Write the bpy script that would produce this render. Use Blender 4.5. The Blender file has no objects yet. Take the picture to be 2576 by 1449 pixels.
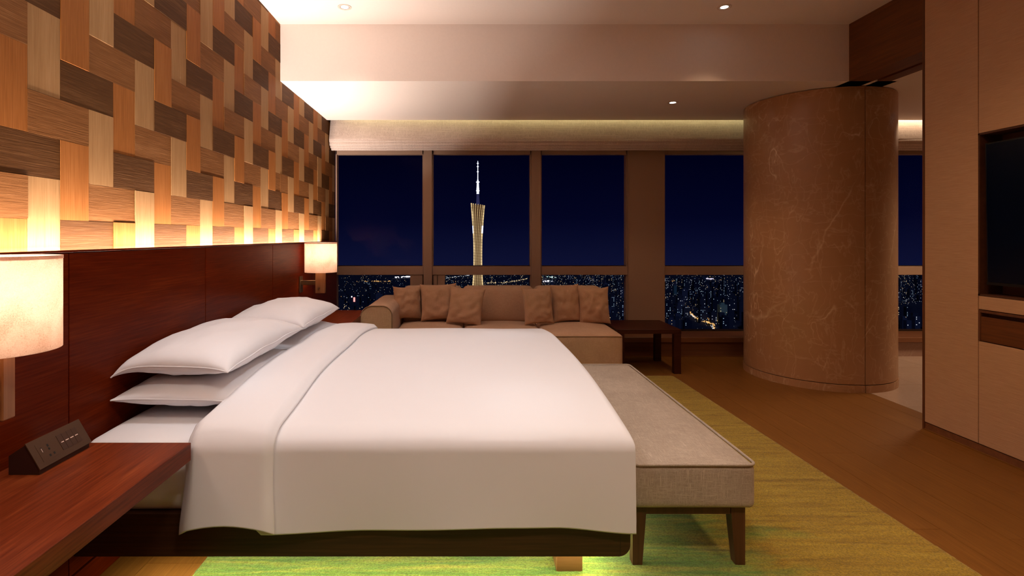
import bpy, bmesh, math, random
import numpy as np
from mathutils import Vector, noise

random.seed(7)
SC = bpy.context.scene
COL = SC.collection
PI = math.pi

# ------------------------------------------------------------------ camera
H, F, CX, CY = 1.27, 1350.0, 1174.0, 595.0          # eye height, focal length in px, vanishing point in px
cam = bpy.data.cameras.new('camera')
cam_o = bpy.data.objects.new('camera', cam)
COL.objects.link(cam_o)
cam_o.location = (0, 0, H)
cam_o.rotation_euler = (PI/2, 0, 0)
cam.sensor_width = 36
cam.lens = 36*F/2576
cam.shift_x = (1288-CX)/2576
cam.shift_y = -(724.5-CY)/2576
cam.clip_start = 0.05
cam.clip_end = 20000
SC.camera = cam_o

# ------------------------------------------------------------------ view, sampling helpers
SC.view_settings.view_transform = 'Standard'
SC.view_settings.look = 'None'
SC.view_settings.gamma = 1
SC.view_settings.use_curve_mapping = False
SC.view_settings.exposure = 1.32
cy = SC.cycles
cy.max_bounces = 7; cy.diffuse_bounces = 5; cy.glossy_bounces = 3
cy.transmission_bounces = 4; cy.transparent_max_bounces = 8
cy.caustics_reflective = False; cy.caustics_refractive = False
cy.sample_clamp_indirect = 4.0

# ------------------------------------------------------------------ world: clear night sky over a lit city
W = bpy.data.worlds.new('night_sky'); SC.world = W; W.use_nodes = True
wn, wl = W.node_tree.nodes, W.node_tree.links
wn.clear()
wo = wn.new('ShaderNodeOutputWorld'); wb = wn.new('ShaderNodeBackground')
wt = wn.new('ShaderNodeTexCoord'); ws = wn.new('ShaderNodeSeparateXYZ')
wm = wn.new('ShaderNodeMapRange'); wr = wn.new('ShaderNodeValToRGB')
wl.new(wt.outputs['Generated'], ws.inputs[0]); wl.new(ws.outputs['Z'], wm.inputs['Value'])
wm.inputs['From Min'].default_value = -0.06; wm.inputs['From Max'].default_value = 0.20
e = wr.color_ramp.elements
e[0].position = 0.05; e[0].color = (0.0036, 0.0048, 0.0260, 1)
e[1].position = 0.85; e[1].color = (0.0001, 0.0002, 0.0055, 1)
x = wr.color_ramp.elements.new(0.36); x.color = (0.0009, 0.0014, 0.0130, 1)
wl.new(wm.outputs[0], wr.inputs[0]); wl.new(wr.outputs[0], wb.inputs[0])
wl.new(wb.outputs[0], wo.inputs[0])
wb.inputs[1].default_value = 0.44

# ------------------------------------------------------------------ dim blue sun added as fill on the city, from behind the hotel
mo = bpy.data.lights.new('city_fill_sun', 'SUN'); mo.energy = .10; mo.color = (.30, .42, 1.0); mo.angle = .05
mo_o = bpy.data.objects.new('city_fill_sun', mo); COL.objects.link(mo_o); mo_o.rotation_euler = (math.radians(52), 0, math.radians(-12))

# ------------------------------------------------------------------ strip lights of the room (LED coves)
def area(name, loc, sx, sy, power, color, rot, spread=PI):
    l = bpy.data.lights.new(name, 'AREA'); l.shape = 'RECTANGLE'
    l.size = sx; l.size_y = sy; l.energy = power; l.color = color; l.spread = spread
    o = bpy.data.objects.new(name, l); COL.objects.link(o)
    o.location = loc; o.rotation_euler = rot
    return o
WARM = (1.0, 0.66, 0.36)
SOFT = (1.0, 0.80, 0.64)
# headboard cove, shining up out of the trough behind the headboard
area('headboard_cove_light', (-1.428, 3.05, 1.203), 0.02, 4.66, 47, (1.0, 0.83, 0.75), (PI, math.radians(36), 0))
area('headboard_cove_light', (-1.455, 3.05, 1.196), 0.008, 4.66, 20, (1.0, 0.92, 0.84), (PI, 0, 0))
# curtain pocket cove
area('blind_pocket_light', (1.0, 5.665, 2.60), 4.6, 0.02, 1.5, (0.92, 0.92, 0.46), (math.radians(70), 0, 0))
area('blind_pocket_light', (4.9, 5.665, 2.60), 2.2, 0.02, 3.5, (1.0, 0.80, 0.55), (math.radians(70), 0, 0))
# strip under the bed frame
area('under_bed_light', (-0.35, 2.00, 0.142), 1.75, 0.02, 1.6, (1.0, 0.90, 0.58), (0, 0, 0))
area('under_bed_light', (0.44, 2.95, 0.142), 0.02, 1.9, 4.4, (1.0, 0.90, 0.58), (0, 0, 0))
area('under_bed_light', (-0.35, 3.90, 0.142), 1.75, 0.02, 2, (1.0, 0.90, 0.58), (0, 0, 0))

# ================================================================== helpers
ORG = {}                                             # world origin of every object

def tag(o, label=None, cat=None, group=None, kind=None):
    if label: o['label'] = label
    if cat: o['category'] = cat
    if group: o['group'] = group
    if kind: o['kind'] = kind
    return o

def thing(name, label, cat, loc=(0, 0, 0), group=None):
    o = bpy.data.objects.new(name, None); COL.objects.link(o)
    o.location = loc; o.empty_display_size = 0.1
    ORG[o] = Vector(loc)
    return tag(o, label, cat, group)

def obj(name, bm, mat, parent=None, smooth=False, origin=None):
    """link a bmesh (world coordinates) as one mesh object"""
    me = bpy.data.meshes.new(name)
    if origin is None:
        if len(bm.verts):
            co = np.array([v.co[:] for v in bm.verts])
            origin = Vector((co.min(0)+co.max(0))/2)
        else:
            origin = Vector((0, 0, 0))
    origin = Vector(origin)
    bmesh.ops.translate(bm, verts=bm.verts, vec=-origin)
    bm.to_mesh(me); bm.free()
    if smooth:
        for p in me.polygons: p.use_smooth = True
        if smooth == 'auto':
            me.set_sharp_from_angle(angle=math.radians(38))
    me.materials.append(mat)
    o = bpy.data.objects.new(name, me); COL.objects.link(o)
    ORG[o] = origin
    if parent is not None:
        o.parent = parent; o.location = origin-ORG[parent]
    else:
        o.location = origin
    return o

def dup(root, delta):
    """copy a thing, its parts and their sub-parts"""
    def rec(o, parent):
        c = o.copy(); COL.objects.link(c)
        if parent is not None: c.parent = parent
        for ch in list(o.children): rec(ch, c)
        return c
    c = rec(root, None)
    c.location = Vector(root.location)+Vector(delta)
    ORG[c] = Vector(c.location)
    return c

def box(bm, x0, x1, y0, y1, z0, z1, bev=0, seg=1):
    r = bmesh.ops.create_cube(bm, size=1)
    vs = r['verts']
    for v in vs:
        v.co = Vector((x0+(v.co.x+.5)*(x1-x0), y0+(v.co.y+.5)*(y1-y0), z0+(v.co.z+.5)*(z1-z0)))
    if bev:
        es = list({e for v in vs for e in v.link_edges})
        bmesh.ops.bevel(bm, geom=es, offset=bev, segments=seg, profile=.5, affect='EDGES')
    return bm

def B(*a, **k):
    return box(bmesh.new(), *a, **k)

def tube(bm, pts, r, n=8, caps=True):
    pts = [Vector(p) for p in pts]
    rings = []
    for i, p in enumerate(pts):
        d = (pts[min(i+1, len(pts)-1)]-pts[max(i-1, 0)]).normalized()
        up = Vector((0, 0, 1)) if abs(d.z) < .9 else Vector((1, 0, 0))
        a = d.cross(up).normalized(); b = d.cross(a)
        rr = r[i] if isinstance(r, (list, tuple)) else r
        rings.append([bm.verts.new(p+(a*math.cos(t)+b*math.sin(t))*rr) for t in [2*PI*k/n for k in range(n)]])
    for i in range(len(rings)-1):
        for k in range(n):
            bm.faces.new((rings[i][k], rings[i][(k+1) % n], rings[i+1][(k+1) % n], rings[i+1][k]))
    if caps:
        bm.faces.new(rings[0][::-1]); bm.faces.new(rings[-1])
    bmesh.ops.recalc_face_normals(bm, faces=bm.faces)
    return bm

def lathe(bm, cx, cy_, prof, n=40, close=False):
    rings = []
    for r, z in prof:
        rings.append([bm.verts.new((cx+r*math.cos(2*PI*k/n), cy_+r*math.sin(2*PI*k/n), z)) for k in range(n)])
    m = len(rings)
    for i in range(m if close else m-1):
        j = (i+1) % m
        for k in range(n):
            bm.faces.new((rings[i][k], rings[i][(k+1) % n], rings[j][(k+1) % n], rings[j][k]))
    bmesh.ops.recalc_face_normals(bm, faces=bm.faces)
    return bm

def prism(bm, poly, axis, a, b):
    """extrude a 2-D polygon along axis; axis 'y' -> poly in (x,z), 'x' -> (y,z), 'z' -> (x,y)"""
    def P(p, t):
        return {'y': (p[0], t, p[1]), 'x': (t, p[0], p[1]), 'z': (p[0], p[1], t)}[axis]
    A = [bm.verts.new(P(p, a)) for p in poly]; Bv = [bm.verts.new(P(p, b)) for p in poly]
    n = len(poly)
    bm.faces.new(A); bm.faces.new(Bv[::-1])
    for i in range(n):
        bm.faces.new((A[i], Bv[i], Bv[(i+1) % n], A[(i+1) % n]))
    bmesh.ops.recalc_face_normals(bm, faces=bm.faces)
    return bm

def rbox(x0, x1, y0, y1, z0, z1, r, n=8, puff=(0, 0, 0), wr=0.0, wf=6.0, seed=0):
    """soft upholstered block: rounded box whose faces can swell (puff x,y,z) and crease (wr)"""
    c = Vector(((x0+x1)/2, (y0+y1)/2, (z0+z1)/2)); h = Vector(((x1-x0)/2, (y1-y0)/2, (z1-z0)/2))
    def axis(hh):
        a = [-hh, -hh+r*.12, -hh+r*.45, -hh+r]
        b = list(np.linspace(-hh+r, hh-r, n+1))[1:-1]
        return a+b+[hh-r, hh-r*.45, hh-r*.12, hh]
    ax = [axis(h[i]) for i in range(3)]
    bm = bmesh.new(); vd = {}
    def V(i, j, k):
        key = (i, j, k)
        if key in vd: return vd[key]
        p = Vector((ax[0][i], ax[1][j], ax[2][k]))
        q = Vector([max(-(h[t]-r), min(h[t]-r, p[t])) for t in range(3)])
        d = p-q
        nn = d.normalized() if d.length > 1e-9 else Vector((0, 0, 1))
        p2 = q+nn*r
        u = [p2[t]/h[t] for t in range(3)]
        for t in range(3):
            o1, o2 = (t+1) % 3, (t+2) % 3
            if puff[t]:
                p2[t] += puff[t]*(1-min(1, abs(u[o1]))**2.4)*(1-min(1, abs(u[o2]))**2.4)*(1 if p2[t] > 0 else -1)*min(1, abs(u[t]))**2
        if wr:
            w = noise.noise(Vector((p2.x*wf+seed, p2.y*wf, p2.z*wf)))*wr
            p2 += nn*w
        vd[key] = bm.verts.new(c+p2)
        return vd[key]
    N = [len(a) for a in ax]
    for t in range(3):
        o1, o2 = (t+1) % 3, (t+2) % 3
        for side in (0, N[t]-1):
            for i in range(N[o1]-1):
                for j in range(N[o2]-1):
                    q = []
                    for (di, dj) in ((0, 0), (1, 0), (1, 1), (0, 1)):
                        k = [0, 0, 0]; k[t] = side; k[o1] = i+di; k[o2] = j+dj
                        q.append(V(*k))
                    if side == 0: q.reverse()
                    bm.faces.new(q)
    return bm

def grid(fn, us, vs):
    bm = bmesh.new()
    V = [[bm.verts.new(fn(u, v)) for v in vs] for u in us]
    for i in range(len(us)-1):
        for j in range(len(vs)-1):
            bm.faces.new((V[i][j], V[i+1][j], V[i+1][j+1], V[i][j+1]))
    return bm

def smoothstep(a, b, t):
    t = max(0, min(1, (t-a)/(b-a))); return t*t*(3-2*t)

# ================================================================== materials
class Mat:
    def __init__(s, name):
        s.m = bpy.data.materials.new(name); s.m.use_nodes = True
        s.n = s.m.node_tree.nodes; s.l = s.m.node_tree.links
        s.b = s.n['Principled BSDF']; s.out = s.n['Material Output']
    def node(s, t, **k):
        o = s.n.new(t)
        for a, v in k.items():
            if a in o.inputs.keys(): o.inputs[a].default_value = v
            else: setattr(o, a, v)
        return o
    def link(s, a, b): s.l.new(a, b)
    def set(s, **k):
        for a, v in k.items():
            s.b.inputs[a.replace('_', ' ')].default_value = v
        return s
    def coord(s, scale, rand=0.0):
        tc = s.node('ShaderNodeTexCoord')
        src = tc.outputs['Object']
        if rand:
            oi = s.node('ShaderNodeObjectInfo')
            mu = s.node('ShaderNodeVectorMath', operation='SCALE'); mu.inputs['Scale'].default_value = rand
            cb = s.node('ShaderNodeCombineXYZ')
            for i in range(3): s.link(oi.outputs['Random'], cb.inputs[i])
            s.link(cb.outputs[0], mu.inputs[0])
            ad = s.node('ShaderNodeVectorMath', operation='ADD')
            s.link(src, ad.inputs[0]); s.link(mu.outputs[0], ad.inputs[1]); src = ad.outputs[0]
        mp = s.node('ShaderNodeMapping'); mp.inputs['Scale'].default_value = scale
        s.link(src, mp.inputs['Vector'])
        return mp.outputs[0]
    def noise(s, vec, scale=1, detail=4, rough=.55, dist=0):
        n = s.node('ShaderNodeTexNoise'); s.link(vec, n.inputs['Vector'])
        n.inputs['Scale'].default_value = scale; n.inputs['Detail'].default_value = detail
        n.inputs['Roughness'].default_value = rough; n.inputs['Distortion'].default_value = dist
        return n.outputs['Fac']
    def ramp(s, fac, stops):
        r = s.node('ShaderNodeValToRGB'); el = r.color_ramp.elements
        while len(el) < len(stops): el.new(.5)
        for e_, (p, c) in zip(el, stops):
            e_.position = p; e_.color = (*c, 1) if len(c) == 3 else c
        s.link(fac, r.inputs[0]); return r.outputs[0]
    def mix(s, fac, a, b, mode='MIX'):
        m = s.node('ShaderNodeMix', data_type='RGBA', blend_type=mode)
        if isinstance(fac, (int, float)): m.inputs[0].default_value = fac
        else: s.link(fac, m.inputs[0])
        for v, i in ((a, 6), (b, 7)):
            if isinstance(v, tuple): m.inputs[i].default_value = (*v, 1)
            else: s.link(v, m.inputs[i])
        return m.outputs[2]
    def math(s, op, a, b=0.0):
        m = s.node('ShaderNodeMath', operation=op)
        for v, i in ((a, 0), (b, 1)):
            if isinstance(v, (int, float)): m.inputs[i].default_value = v
            else: s.link(v, m.inputs[i])
        return m.outputs[0]
    def bump(s, h, strength=.3, dist=.002):
        b = s.node('ShaderNodeBump'); b.inputs['Strength'].default_value = strength
        b.inputs['Distance'].default_value = dist
        s.link(h, b.inputs['Height']); s.link(b.outputs[0], s.b.inputs['Normal'])
    def color(s, c): s.link(c, s.b.inputs['Base Color'])

def plain(name, c, rough=.6, metal=0, spec=.5):
    m = Mat(name)
    m.set(Base_Color=(*c, 1), Roughness=rough, Metallic=metal, Specular_IOR_Level=spec)
    return m.m

def paint(name, c, rough=.75):
    m = Mat(name)
    n = m.noise(m.coord((1, 1, 1)), 60, 2)
    m.color(m.mix(n, tuple(v*.97 for v in c), tuple(min(1, v*1.03) for v in c)))
    m.set(Roughness=rough, Specular_IOR_Level=.25)
    m.bump(n, .04, .001)
    return m.m

def wood(name, dark, mid, light, axis='y', fine=60, rough=.4, rand=13.0, spec=.5, figure=.5, bump=.12, coat=0.0):
    """straight grained veneer, the grain running along one axis"""
    m = Mat(name)
    ai = 'xyz'.index(axis)
    sc = [fine]*3; sc[ai] = fine*.035
    sc2 = [7.0]*3; sc2[ai] = .9
    n1 = m.noise(m.coord(tuple(sc), rand), 1, 5, .6)
    n2 = m.noise(m.coord(tuple(sc2), rand), 1, 3, .5, 1.2)
    w = m.math('MULTIPLY', n2, 9.0); w = m.math('SINE', w); w = m.math('MULTIPLY', w, .5*figure)
    f = m.math('ADD', m.math('MULTIPLY', n1, 1.0), m.math('MULTIPLY', w, .35))
    f = m.math('ADD', f, m.math('MULTIPLY', m.math('SUBTRACT', n2, .5), .5))
    m.color(m.ramp(f, [(.22, dark), (.5, mid), (.80, light)]))
    m.set(Roughness=rough, Specular_IOR_Level=spec, Coat_Weight=coat, Coat_Roughness=.2)
    m.bump(n1, bump, .001)
    return m.m

def linen(name, dark, light, fine=420, rough=.9, slub=.5, sheen=.15):
    """woven cloth: crossing threads with slubs"""
    m = Mat(name)
    fs = []
    for sc in ((fine, fine, fine*.05), (fine*.05, fine, fine), (fine, fine*.05, fine)):
        fs.append(m.noise(m.coord(sc), 1, 2, .6))
    a = m.math('MAXIMUM', fs[0], fs[1]); a = m.math('MAXIMUM', a, fs[2])
    big = m.noise(m.coord((5, 5, 5)), 1, 3)
    f = m.math('ADD', a, m.math('MULTIPLY', m.math('SUBTRACT', big, .5), .25))
    m.color(m.ramp(f, [(.46, dark), (.62, tuple((d+l)/2 for d, l in zip(dark, light))), (.62+.3*slub, light)]))
    m.set(Roughness=rough, Specular_IOR_Level=.15, Sheen_Weight=sheen, Sheen_Roughness=.5)
    m.bump(a, .5, .0012)
    return m.m

def cotton(name, c):
    m = Mat(name)
    n = m.noise(m.coord((3, 3, 3)), 1, 4, .5, .6)
    fine = m.noise(m.coord((900, 900, 900)), 1, 1)
    m.color(m.mix(n, tuple(v*.97 for v in c), c))
    m.set(Roughness=.75, Specular_IOR_Level=.2, Sheen_Weight=.2, Sheen_Roughness=.4)
    h = m.math('ADD', m.math('MULTIPLY', n, 1.0), m.math('MULTIPLY', fine, .01))
    m.bump(h, .25, .01)
    return m.m

def emit(name, c, strength, sampled=False):
    m = Mat(name)
    m.n.remove(m.b)
    e_ = m.node('ShaderNodeEmission'); e_.inputs[0].default_value = (*c, 1); e_.inputs[1].default_value = strength
    m.link(e_.outputs[0], m.out.inputs[0])
    if not sampled: m.m.cycles.emission_sampling = 'NONE'
    return m.m

M = {}
M['ceiling'] = paint('ceiling_paint', (.80, .69, .62))
M['wall'] = paint('wall_paint', (.55, .42, .32))
M['tile_light'] = wood('tile_light_oak', (0.235, 0.12, 0.045), (0.29, 0.155, 0.062), (0.34, 0.19, 0.085), 'z', 200, .55, spec=.06, figure=.25)
M['tile_orange'] = wood('tile_orange_cedar', (.20, .066, .014), (.25, .088, .020), (.30, .118, .032), 'z', 200, .55, spec=.06, figure=.25)
M['tile_brown'] = wood('tile_brown_oak', (0.125, 0.047, 0.012), (0.165, 0.065, 0.019), (0.24, 0.11, 0.038), 'y', 200, .6, spec=.06, figure=.3, bump=.9)
M['tile_dark'] = wood('tile_dark_walnut', (.054, .020, .005), (.074, .029, .008), (.125, .056, .019), 'y', 200, .6, spec=.06, figure=.3, bump=.9)
M['headboard'] = wood('headboard_mahogany', (.072, .0065, .0006), (.112, .0115, .0012), (.17, .024, .003), 'y', 150, .36, spec=.05, figure=.35, bump=.05)
M['stand'] = wood('nightstand_walnut', (.100, .014, .003), (.178, .032, .008), (.33, .086, .022), 'y', 130, .36, spec=.22, figure=1.0, bump=.05)
M['frame_wood'] = wood('bed_frame_wenge', (.030, .009, .003), (.052, .017, .006), (.085, .030, .012), 'x', 110, .42, figure=.8, bump=.05)
M['teak'] = wood('leg_teak', (.23, .09, .030), (.31, .13, .045), (.39, .18, .07), 'z', 60, .45, figure=.3)
M['teak_x'] = wood('leg_teak_flat', (.23, .09, .030), (.31, .13, .045), (.39, .18, .07), 'x', 60, .45, figure=.5)
M['dark_leg'] = wood('bench_leg_walnut', (.050, .016, .007), (.080, .026, .011), (.12, .042, .018), 'z', 50, .4, figure=.3)
M['table'] = wood('table_dark_walnut', (.032, .007, .003), (.050, .012, .005), (.075, .020, .008), 'x', 90, .45, spec=.2, figure=.3)
M['floor'] = wood('floor_oak', (.165, .064, .011), (.215, .086, .016), (.27, .118, .026), 'y', 150, .42, spec=.3, figure=.5, bump=.1)
M['header'] = wood('header_walnut', (.11, .030, .006), (.16, .047, .009), (.21, .066, .014), 'y', 80, .5, figure=1.0, bump=.06)
M['niche'] = wood('niche_walnut', (.060, .020, .008), (.085, .028, .011), (.115, .040, .015), 'y', 28, .5, figure=.6)
M['edge'] = wood('cabinet_edge_wood', (.10, .034, .014), (.14, .047, .018), (.18, .064, .024), 'z', 40, .5)
M['cotton'] = cotton('white_cotton', (.84, .825, .86))
M['cotton_b'] = cotton('white_cotton_sheet', (.84, .82, .845))
M['bench'] = linen('bench_linen', (.31, .24, .185), (.57, .47, .38), 460)
M['sofa'] = linen('sofa_linen', (.42, .245, .15), (.62, .39, .255), 520, slub=.7)
M['cushion'] = linen('cushion_linen', (.38, .21, .12), (.55, .325, .20), 600, slub=.7)
M['piping'] = linen('piping_linen', (.22, .12, .07), (.34, .20, .12), 500)
M['blind'] = linen('blind_linen', (.50, .39, .33), (.70, .58, .50), 90, slub=.9)
M['win_frame'] = paint('window_frame_brown', (.36, .23, .16), .45)
M['sill'] = wood('sill_wood', (.15, .055, .022), (.20, .075, .030), (.25, .10, .042), 'x', 40, .45)
M['bronze'] = plain('bronze_metal', (.30, .20, .11), .35, 1)
M['dark_metal'] = plain('dark_bronze', (.06, .035, .022), .45, .6)
M['box'] = plain('outlet_body_brown', (.030, .009, .005), .5)
M['plate'] = plain('outlet_face_bronze', (.085, .042, .022), .42, .35)
M['key'] = plain('switch_key_brown', (.065, .030, .018), .4, .3)
M['black'] = plain('black_slot', (.002, .002, .002), .5)
M['mark'] = plain('pale_print', (.75, .55, .48), .5)
M['chrome'] = plain('chrome', (.7, .6, .5), .2, 1)
M['bezel'] = plain('tv_bezel', (.006, .006, .006), .3)
M['ring'] = plain('downlight_trim', (.62, .50, .42), .5)
M['baffle'] = plain('downlight_baffle', (.35, .30, .26), .4)
M['lens'] = emit('downlight_lens', (1, .96, .9), 6)
M['bulb'] = emit('lamp_bulb', (1, .8, .6), 8)

def screen_mat():
    m = Mat('tv_screen_off')
    m.set(Base_Color=(.0010, .0035, .014, 1), Roughness=.22, Specular_IOR_Level=.25)  # bluish reflection put into the navy base colour
    return m.m
M['screen'] = screen_mat()

def glass_mat():
    m = Mat('window_glass'); m.n.remove(m.b)
    t = m.node('ShaderNodeBsdfTransparent'); t.inputs[0].default_value = (.97, .98, 1, 1)
    g = m.node('ShaderNodeBsdfGlossy'); g.inputs['Roughness'].default_value = .02
    mx = m.node('ShaderNodeMixShader'); mx.inputs[0].default_value = .0012
    m.link(t.outputs[0], mx.inputs[1]); m.link(g.outputs[0], mx.inputs[2]); m.link(mx.outputs[0], m.out.inputs[0])
    return m.m
M['glass'] = glass_mat()

def marble_mat(name, base, base2, vein, rough=.28, k=1.0):
    m = Mat(name)
    v = m.coord((1, 1, 1))
    n0 = m.noise(v, 3.0, 6, .6, .5)
    cloud = m.noise(v, 14, 5, .65)
    warp = m.node('ShaderNodeTexNoise'); m.link(v, warp.inputs['Vector']); warp.inputs['Scale'].default_value = 2.2; warp.inputs['Detail'].default_value = 4
    ad = m.node('ShaderNodeVectorMath', operation='MULTIPLY_ADD')
    m.link(warp.outputs['Color'], ad.inputs[0]); ad.inputs[1].default_value = (.22, .22, .22); m.link(v, ad.inputs[2])
    def veins(scale, width, stretch=(1, 1, 1)):
        mp = m.node('ShaderNodeMapping'); mp.inputs['Scale'].default_value = stretch
        m.link(ad.outputs[0], mp.inputs['Vector'])
        n = m.noise(mp.outputs[0], scale, 3, .5)
        d = m.math('ABSOLUTE', m.math('SUBTRACT', n, .5))
        d = m.math('DIVIDE', d, width)
        return m.math('SUBTRACT', 1.0, m.math('MINIMUM', d, 1.0))
    v1 = m.math('MULTIPLY', m.math('POWER', veins(1.5, .006, (1, 1, .45)), 2.0), m.ramp(m.noise(v, 2.6, 3), [(.50, (0, 0, 0)), (.64, (1, 1, 1))]))
    v2 = m.math('POWER', veins(4.5, .010, (1, 1, .3)), 2.0)
    v3 = m.math('MAXIMUM', m.math('POWER', veins(9, .022, (1, 1, .25)), 2.0), m.math('POWER', veins(8, .020, (.3, .3, 1)), 2.0))
    sx = m.node('ShaderNodeSeparateXYZ'); m.link(ad.outputs[0], sx.inputs[0])
    ph = m.math('ADD', m.math('MULTIPLY', sx.outputs['X'], 1.15), m.math('MULTIPLY', sx.outputs['Z'], -.48))
    ph = m.math('ABSOLUTE', m.math('SUBTRACT', m.math('FRACT', m.math('ADD', ph, .37)), .5))
    v4 = m.math('SUBTRACT', 1.0, m.math('MINIMUM', m.math('DIVIDE', ph, .012), 1.0))
    v4 = m.math('MULTIPLY', v4, m.ramp(m.noise(v, 1.8, 4), [(.44, (0, 0, 0)), (.60, (1, 1, 1))]))
    patch = m.ramp(m.noise(v, 2.2, 2), [(.42, (0, 0, 0)), (.65, (1, 1, 1))])
    col = m.mix(m.math('ADD', m.math('MULTIPLY', n0, .6), m.math('MULTIPLY', cloud, .4)), base, base2)
    f = m.math('ADD', m.math('MULTIPLY', v1, .95*k), m.math('MULTIPLY', m.math('MULTIPLY', v2, patch), .70*k))
    f = m.math('ADD', f, m.math('MULTIPLY', v4, .45*k))
    f = m.math('ADD', f, m.math('MULTIPLY', v3, .24*k))
    m.color(m.mix(m.math('MINIMUM', f, 1.0), col, vein))
    m.set(Roughness=rough, Specular_IOR_Level=.5)
    return m.m
M['column'] = marble_mat('column_brown_marble', (.35, .175, .080), (.50, .265, .135), (.80, .58, .40), .30)
M['marble'] = marble_mat('floor_beige_marble', (.42, .29, .22), (.52, .37, .29), (.66, .50, .42), .18, .5)
M['marble_d'] = marble_mat('base_rose_marble', (.26, .15, .11), (.36, .22, .17), (.55, .40, .33), .3, .7)

def wallcloth():
    """horizontally ribbed wall covering"""
    m = Mat('ribbed_wallcovering')
    n = m.noise(m.coord((10, 10, 420), 3), 1, 3, .6)
    b = m.noise(m.coord((2, 2, 2), 3), 1, 3)
    f = m.math('ADD', m.math('MULTIPLY', n, .8), m.math('MULTIPLY', b, .2))
    m.color(m.ramp(f, [(.3, (.50, .295, .17)), (.7, (.63, .395, .24))]))
    m.set(Roughness=.85, Specular_IOR_Level=.15)
    m.bump(n, .6, .002)
    return m.m
M['wallcloth'] = wallcloth()

def shade_mat():
    m = Mat('felt_lampshade'); m.n.remove(m.b)
    v = m.coord((1, 1, 1))
    big = m.noise(v, 9, 5, .6, .5)
    fib = m.noise(m.coord((1, 1, 1)), 170, 4, .7, 2.5)
    f = m.math('ADD', m.math('MULTIPLY', big, .35), m.math('MULTIPLY', fib, .65))
    c = m.ramp(f, [(.34, (.52, .36, .27)), (.47, (.80, .64, .54)), (.64, (.92, .80, .72))])
    t = m.node('ShaderNodeBsdfTranslucent'); d = m.node('ShaderNodeBsdfDiffuse')
    m.link(c, t.inputs[0]); m.link(c, d.inputs[0])
    mx = m.node('ShaderNodeMixShader'); mx.inputs[0].default_value = .42
    m.link(t.outputs[0], mx.inputs[1]); m.link(d.outputs[0], mx.inputs[2]); m.link(mx.outputs[0], m.out.inputs[0])
    return m.m
M['shade'] = shade_mat()

def rug_mat():
    m = Mat('green_ochre_rug')
    st = m.noise(m.coord((2.2, 26, 8)), 1, 5, .65, .4)         # streaks across the room
    blot = m.noise(m.coord((2.5, 6, 2)), 1, 4, .6)
    fine = m.noise(m.coord((160, 160, 160)), 1, 3, .6)
    tc = m.node('ShaderNodeTexCoord'); sp = m.node('ShaderNodeSeparateXYZ'); m.link(tc.outputs['Object'], sp.inputs[0])
    # green in the middle of the rug, ochre towards the edge by the walkway
    g = m.math('ADD', sp.outputs['X'], m.math('MULTIPLY', m.math('SUBTRACT', blot, .5), 1.5))
    green = m.ramp(st, [(.28, (.06, .15, .03)), (.42, (.13, .27, .045)), (.55, (.27, .35, .05)), (.72, (.43, .38, .065))])
    ochre = m.ramp(st, [(.28, (.20, .10, .008)), (.42, (.38, .235, .018)), (.60, (.47, .31, .028)), (.75, (.52, .37, .050))])
    f = m.ramp(g, [(.45, (0, 0, 0)), (.85, (1, 1, 1))])
    c = m.mix(f, green, ochre)
    c = m.mix(m.ramp(fine, [(.35, (0, 0, 0)), (.65, (1, 1, 1))]), m.mix(.55, c, (.05, .04, .005)), c)
    m.color(c)
    m.set(Roughness=.95, Specular_IOR_Level=.05, Sheen_Weight=.2)
    m.bump(fine, .8, .006)
    return m.m
M['rug'] = rug_mat()

# ================================================================== room shell
XW, XR = -1.469, 3.016                # wood wall face, cabinet wall face
ZC, ZS = 2.944, 2.496                 # ceiling, soffit
YB, YS, YG = 4.233, 5.65, 5.98        # beam face, soffit end, window frame face
YBACK = -1.6

def struct(name, bm, mat, parent=None, **k):
    o = obj(name, bm, mat, parent, **k)
    if parent is None: o['kind'] = 'structure'
    return o

fl = struct('floor', B(-1.8, 3.275, YBACK, 6.1, -.10, -.012), M['table'])
pitch, x_off = .22, 2.055
ends = {0: 3.147, 2: 3.266, -15: 2.086, 3: 2.67, 1: 2.25}
k = -17
while True:
    x0 = x_off+k*pitch
    if x0 > 3.16: break
    a, b_ = max(x0, -1.40), min(x0+pitch, 3.155 if x0 > 2.9 else 9)
    yj = ends.get(k, random.uniform(1.2, 3.0))
    js = [yj+1.9*i for i in range(-3, 4)]
    js = [YBACK]+[j for j in js if YBACK+.1 < j < 5.66]+[5.68]
    for y0, y1 in zip(js[:-1], js[1:]):
        if b_-a > .02:
            obj('plank', B(a+.0008, b_-.0008, y0+.0008, y1-.0008, -.014, 0), M['floor'], fl)
    k += 1
obj('threshold_strip', B(3.157, 3.272, YBACK, 5.68, -.014, 0), M['floor'], fl)
fl2 = struct('floor', B(3.275, 6.3, 1.0, 6.1, -.10, -.012), M['marble_d'])
for i in range(5):
    for j in range(8):
        x0 = 3.275+i*.6; y0 = 1.0+j*.6
        obj('floor_tile', B(x0+.001, min(x0+.599, 6.28), y0+.001, min(y0+.599, 5.69), -.014, 0), M['marble'], fl2)

ce = struct('ceiling', B(-1.8, 3.4, YBACK, YB+.02, ZC, ZC+.1), M['ceiling'])
struct('ceiling', B(3.35, 6.3, 1.0, YS, ZS, ZS+.1), M['ceiling'])
struct('ceiling', B(-1.8, 3.4, YB, YS, ZS, ZC+.1), M['ceiling'])           # lowered soffit
struct('ceiling', B(-1.8, 6.3, YS-.02, 6.25, 2.80, 2.9), M['ceiling'])     # blind pocket
struct('wall_back', B(-1.8, 3.4, YBACK-.1, YBACK, 0, ZC+.1), M['wall'])
wl_ = struct('wall_left', B(-1.62, -1.484, YBACK, 6.05, 0, ZC+.1), M['table'])

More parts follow.
